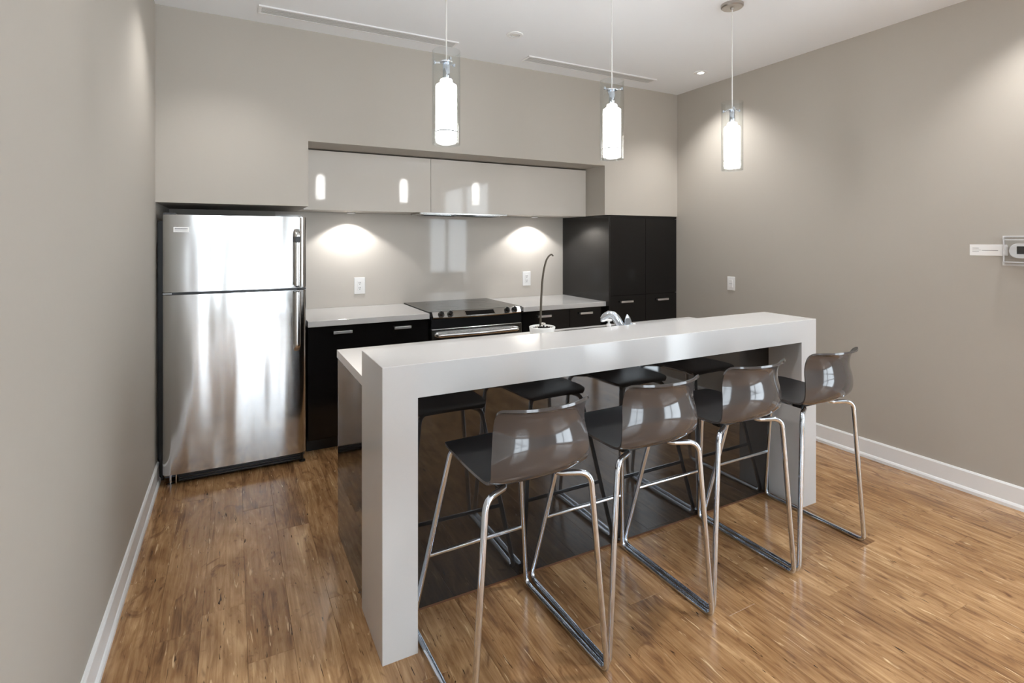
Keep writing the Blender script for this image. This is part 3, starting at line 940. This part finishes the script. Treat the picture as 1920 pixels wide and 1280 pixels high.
def make_stool():
    r = empty('bar_stool', (0, 0, 0))
    o = obj('seat_shell', stool_shell(), STOOL_PLASTIC, r, angle=55)
    o.data.materials.append(SEAT_SATIN)
    tr = 0.0108
    for s in (-1, 1):
        path = [(s * 0.115, 0.20, 0.722), (s * 0.118, 0.395, 0.730), (s * 0.150, 0.432, 0.722), (s * 0.262, 0.560, tr),
                (s * 0.262, 0.0, tr), (s * 0.205, 0.022, 0.718), (s * 0.105, 0.075, 0.716), (s * 0.110, 0.12, 0.720)]
        f = fillet(path, [0.0, 0.03, 0.04, 0.035, 0.03, 0.045, 0.03, 0], 7, closed=True)
        tube('side_frame', f, tr, CHROME, r, 12, closed=True)
        # plastic glides under the runner
        for yy in (0.06, 0.50):
            box('glide', (s * 0.262 - 0.006, s * 0.262 + 0.006, yy - 0.02, yy + 0.02, 0.0, 0.006), BLACK_PLASTIC, r, bevel=0.002)
    tube('footrest', [(-0.221, 0.512, 0.292), (0.221, 0.512, 0.292)], 0.0085, CHROME, r, 12)
    box('seat_mount', (-0.13, 0.13, 0.085, 0.125, 0.713, 0.736), BLACK_PLASTIC, r, bevel=0.004)
    box('seat_mount', (-0.13, 0.13, 0.345, 0.385, 0.725, 0.750), BLACK_PLASTIC, r, bevel=0.004)
    return r
st = make_stool()
for i, (x, y, yaw, lb) in enumerate(((0.903, 1.478, 1.5, 'charcoal bar stool at the bar end facing the refrigerator side'),
                                (1.450, 1.505, 0.0, 'charcoal bar stool second along the bar from the refrigerator side'),
                                (2.002, 1.525, 0.0, 'charcoal bar stool third along the bar from the refrigerator side'),
                                (2.560, 1.525, 0.0, 'charcoal bar stool at the bar end facing the thermostat wall'))):
    o = st if i == 0 else copy_tree(st)
    o.location = (x, y, 0); o.rotation_euler = (0, 0, R(yaw))
    tag(o, lb, 'bar stool', 'bar stools along the white bar')

# ------------------------------------------------------------------ pendant lamps
def make_pendant():
    p = empty('pendant_lamp', (0, 0, ZC))
    z0, z1 = 1.963 - ZC, 2.385 - ZC
    Rg = 0.064
    lathe('canopy', [(0, 0), (0.066, 0), (0.066, -0.016), (0.060, -0.022), (0.012, -0.024), (0.010, -0.034), (0, -0.034)], NICKEL, p, 36)
    tube('cord', [(0, 0, -0.03), (0, 0, 2.32 - ZC)], 0.0034, mat('clear_cord', rgb(226, 226, 224), 0.35), p, 8)
    lathe('glass_cylinder', [(Rg, z1), (Rg, z0), (Rg - 0.0035, z0), (Rg - 0.0035, z1), (Rg, z1)], GLASS, p, 48)
    lathe('glass_floor', [(0, z0 + 0.002), (Rg - 0.004, z0 + 0.002), (Rg - 0.004, z0 + 0.006), (0, z0 + 0.006)], GLASS, p, 40)
    rs = 0.0475
    sh = lathe('shade', [(0.014, 2.258 - ZC), (0.025, 2.258 - ZC), (0.0275, 2.254 - ZC), (0.0275, 2.244 - ZC), (rs - 0.012, 2.238 - ZC), (rs - 0.002, 2.232 - ZC), (rs, 2.224 - ZC), (rs, 1.989 - ZC), (rs - 0.004, 1.989 - ZC), (rs - 0.004, 2.222 - ZC)], SHADE, p, 40)
    lathe('shade_band', [(rs + 0.0002, 2.0235 - ZC), (rs + 0.0016, 2.0235 - ZC), (rs + 0.0016, 2.0175 - ZC), (rs + 0.0002, 2.0175 - ZC)], GREY_PRINT, sh, 40)
    lathe('socket', [(0, 2.335 - ZC), (0.012, 2.335 - ZC), (0.016, 2.328 - ZC), (0.017, 2.262 - ZC), (0.014, 2.256 - ZC), (0, 2.256 - ZC)], CHROME, p, 24)
    h = lathe('holder_disc', [(0, 2.340 - ZC), (0.028, 2.340 - ZC), (0.030, 2.337 - ZC), (0.028, 2.334 - ZC), (0, 2.334 - ZC)], CHROME, p, 28)
    for k in range(3):
        a = 2 * math.pi * k / 3 + 0.5
        c, s = math.cos(a), math.sin(a)
        tube('arm', [(0.026 * c, 0.026 * s, 2.337 - ZC), (0.060 * c, 0.060 * s, 2.337 - ZC)], 0.0032, CHROME, h, 8)
        lathe('thumb_screw', [(0, -0.007), (0.006, -0.007), (0.006, 0.007), (0, 0.007)], CHROME, h, 12, origin=(0.054 * c, 0.054 * s, 2.337 - ZC))
    lathe('bulb', [(0, 2.03 - ZC), (0.018, 2.035 - ZC), (0.024, 2.06 - ZC), (0.018, 2.10 - ZC), (0.012, 2.15 - ZC), (0.012, 2.25 - ZC), (0, 2.25 - ZC)], LED, p, 20)
    spot('lamp_light', (0, 0, 2.02 - ZC), PENDANT_W, 80, 0.8, p, 0.03)
    return p
pn = make_pendant()
for i, (x, lb) in enumerate(((0.853, 'glass cylinder pendant lamp hanging over the bar end by refrigerator'),
                             (1.797, 'glass cylinder pendant lamp hanging over the middle of the bar'),
                             (2.735, 'glass cylinder pendant lamp over the bar end by thermostat wall'))):
    o = pn if i == 0 else copy_tree(pn)
    o.location = (x, 2.252, ZC); o.rotation_euler = (0, 0, i * 0.7)
    tag(o, lb, 'pendant lamp', 'pendant lamps over the bar')

# ------------------------------------------------------------------ recessed ceiling lights
def downlight(x, y, lit, label, dim=1.0, off=None):
    """off: name stem of a lamp that hangs outside the picture"""
    p = empty('recessed_light', (x, y, ZC))
    tag(p, label, 'ceiling light', 'recessed ceiling lights')
    lathe('trim_ring', [(0.036, -0.0005), (0.036, -0.004), (0.040, -0.007), (0.058, -0.005), (0.060, -0.001), (0.060, 0.0), (0.036, 0.0)], WHITE_TRIM, p, 40)
    lathe('gimbal_ring', [(0.026, -0.001), (0.027, -0.005), (0.034, -0.006), (0.0358, -0.003), (0.0358, -0.001)], ALU if not lit else WHITE_TRIM, p, 32)
    lathe(off + '_lens_offscreen' if off else 'lens', [(0, -0.003), (0.0258, -0.003), (0.0258, -0.001), (0, -0.001)], LED if lit else LENS_OFF, p, 28)
    if lit: spot(off + '_lamp_offscreen' if off else 'bulb', (0, 0, -0.012), DOWNLIGHT_W * dim, 112, 0.8, p, 0.03)
downlight(1.768, 3.305, False, 'unlit recessed ceiling light between the two long vents')
downlight(3.603, 3.294, True, 'lit recessed ceiling light in the corner over tall cabinet')
# outside the picture: the pool of light on the wall by the refrigerator, the shadows under the stools
# and the thermostat guard, and three lamps mirrored in the glossy wall cabinet
downlight(-0.067, 3.30, True, 'lit recessed ceiling light before the refrigerator', 0.5, 'refrigerator')
downlight(1.768, 1.25, True, 'lit recessed ceiling light over the bar stools', 1.0, 'stool')
downlight(3.603, 1.10, True, 'lit recessed ceiling light over the thermostat', 0.8, 'thermostat')
downlight(1.810, -1.23, True, 'lit recessed ceiling light over the open floor, in line with the stools', 1.3, 'room')
downlight(2.500, -1.21, True, 'lit recessed ceiling light over the open floor nearer the thermostat wall', 1.3, 'room_side')
downlight(1.830, -3.08, True, 'lit recessed ceiling light near the tall window', 1.3, 'far_room')

# ------------------------------------------------------------------ ceiling slot vents
def vent(x0, x1, y0, y1, label):
    cx, cy = (x0 + x1) / 2, (y0 + y1) / 2
    v = empty('ceiling_vent', (cx, cy, ZC))
    tag(v, label, 'ceiling vent', 'linear ceiling vents before the bulkhead')
    hx, hy = (x1 - x0) / 2, (y1 - y0) / 2
    fw = VFW
    boxes('frame', [(-hx, hx, -hy, -hy + fw, -0.009, 0), (-hx, hx, hy - fw, hy, -0.009, 0), (-hx, -hx + fw, -hy + fw, hy - fw, -0.006, 0), (hx - fw, hx, -hy + fw, hy - fw, -0.006, 0)], WHITE_TRIM, v)
    n = 6
    span = 2 * hy - 2 * fw
    for k in range(n):
        y = -hy + fw + span * (k + 0.5) / n
        box('slat', (-hx + fw, hx - fw, y - 0.0042, y + 0.0042, -0.0062, 0.016), GREY_VENT, v)
vent(VENTS[0][0], VENTS[0][1], VY0, VY1, 'long white slotted ceiling vent above the refrigerator side')
vent(VENTS[1][0], VENTS[1][1], VY0, VY1, 'white slotted ceiling vent nearer the corner ceiling light')

# ------------------------------------------------------------------ right wall: switch, thermostat in a clear guard, notice strip
sw = empty('light_switch', (XR, 3.261, 1.1425))
tag(sw, 'white rocker light switch on the wall beside tall cabinet', 'light switch')
box('cover_plate', (-0.006, 0, -0.041, 0.041, -0.061, 0.061), WHITE_PLASTIC, sw, bevel=0.0025)
rk = box('rocker', (-0.0105, -0.005, -0.017, 0.017, -0.034, 0.034), WHITE_PLASTIC, sw, bevel=0.002)
box('rocker_line', (-0.0112, -0.010, -0.016, 0.016, -0.002, 0.0), GREY_PRINT, rk)

nt = empty('notice_strip', (XR, 1.445, 1.472))
tag(nt, 'small white printed notice strip beside the thermostat', 'notice')
box('paper', (-0.002, 0, -0.090, 0.084, -0.033, 0.033), PAPER, nt)
box('print_line', (-0.0026, -0.0018, 0.040, 0.071, 0.010, 0.0125), GREY_PRINT, nt)
box('print_line', (-0.0026, -0.0018, 0.030, 0.071, -0.001, 0.001), GREY_PRINT, nt)
box('print_line', (-0.0026, -0.0018, 0.040, 0.071, -0.010, -0.008), GREY_PRINT, nt)
box('print_line', (-0.0026, -0.0018, -0.050, 0.026, -0.003, -0.0005), GREY_PRINT, nt)

th = empty('thermostat', (XR, 1.262, 1.47))
tag(th, 'white thermostat with dark screen inside the clear guard', 'thermostat')
def pill(y0, y1, z0, z1, x0, x1, rad):
    bm = bmesh.new()
    pts = []
    for (cy, cz, a0) in ((y1 - rad, z1 - rad, 0), (y0 + rad, z1 - rad, 90), (y0 + rad, z0 + rad, 180), (y1 - rad, z0 + rad, 270)):
        for k in range(7):
            a = R(a0 + 15 * k); pts.append((cy + rad * math.cos(a), cz + rad * math.sin(a)))
    A = [bm.verts.new((x0, y, z)) for y, z in pts]; B = [bm.verts.new((x1, y, z)) for y, z in pts]
    n = len(pts)
    for i in range(n): bm.faces.new((A[i], A[(i + 1) % n], B[(i + 1) % n], B[i]))
    f = bm.faces.new(A); bm.faces.new(B[::-1])
    bmesh.ops.bevel(bm, geom=list(f.edges), offset=0.004, segments=3, affect='EDGES')
    return bm
obj('housing', pill(-0.075, 0.075, -0.042, 0.042, -0.028, 0.0, 0.036), WHITE_PLASTIC, th, angle=40)
box('screen', (-0.0288, -0.027, -0.030, 0.041, -0.018, 0.026), DISPLAY, th)
gd = empty('thermostat_guard', (XR, 1.262, 1.47))
tag(gd, 'clear plastic locking guard over the thermostat', 'guard box')
def guard():
    bm = bmesh.new()
    def ring(h, w, x, rad):
        pts = []
        for (cy, cz, a0) in ((w - rad, h - rad, 0), (-w + rad, h - rad, 90), (-w + rad, -h + rad, 180), (w - rad, -h + rad, 270)):
            for k in range(5):
                a = R(a0 + 22.5 * k); pts.append((x, cy + rad * math.cos(a), cz + rad * math.sin(a)))
        return [bm.verts.new(p) for p in pts]
    rs = [ring(0.084, 0.106, 0.0, 0.012), ring(0.084, 0.106, -0.012, 0.012), ring(0.070, 0.092, -0.062, 0.016), ring(0.064, 0.086, -0.066, 0.014)]
    rs += [ring(0.061, 0.083, -0.063, 0.013), ring(0.067, 0.089, -0.060, 0.014), ring(0.080, 0.102, -0.012, 0.010), ring(0.080, 0.102, 0.0, 0.010)]
    n = len(rs[0])
    for a, b in zip(rs[:-1], rs[1:]):
        for i in range(n): bm.faces.new((a[i], a[(i + 1) % n], b[(i + 1) % n], b[i]))
    for i in range(n): bm.faces.new((rs[-1][i], rs[-1][(i + 1) % n], rs[0][(i + 1) % n], rs[0][i]))
    bm.faces.new(rs[3]); bm.faces.new(rs[4][::-1])
    for k in (3, 4): pass
    return obj('cover', bm, ACRYLIC, gd, angle=40)
guard()
box('lock_tab', (-0.050, -0.001, 0.088, 0.094, -0.030, 0.030), WHITE_PLASTIC, gd, bevel=0.001)
boxes('edge_flange', [(-0.004, 0, -0.112, 0.112, 0.078, 0.086), (-0.004, 0, -0.112, 0.112, -0.086, -0.078), (-0.004, 0, 0.104, 0.112, -0.078, 0.078), (-0.004, 0, -0.112, -0.104, -0.078, 0.078)], mat('frosted_flange', rgb(225, 225, 225), 0.4), gd)
boxes('rim_highlight', [(-0.067, -0.063, -0.086, 0.086, 0.061, 0.065), (-0.067, -0.063, -0.086, 0.086, -0.065, -0.061), (-0.067, -0.063, 0.083, 0.087, -0.061, 0.061), (-0.067, -0.063, -0.087, -0.083, -0.061, 0.061)], mat('painted_edge_highlight', rgb(222, 223, 226), 0.2), gd)  # pale strips painted as the highlight along the clear cover's front edges
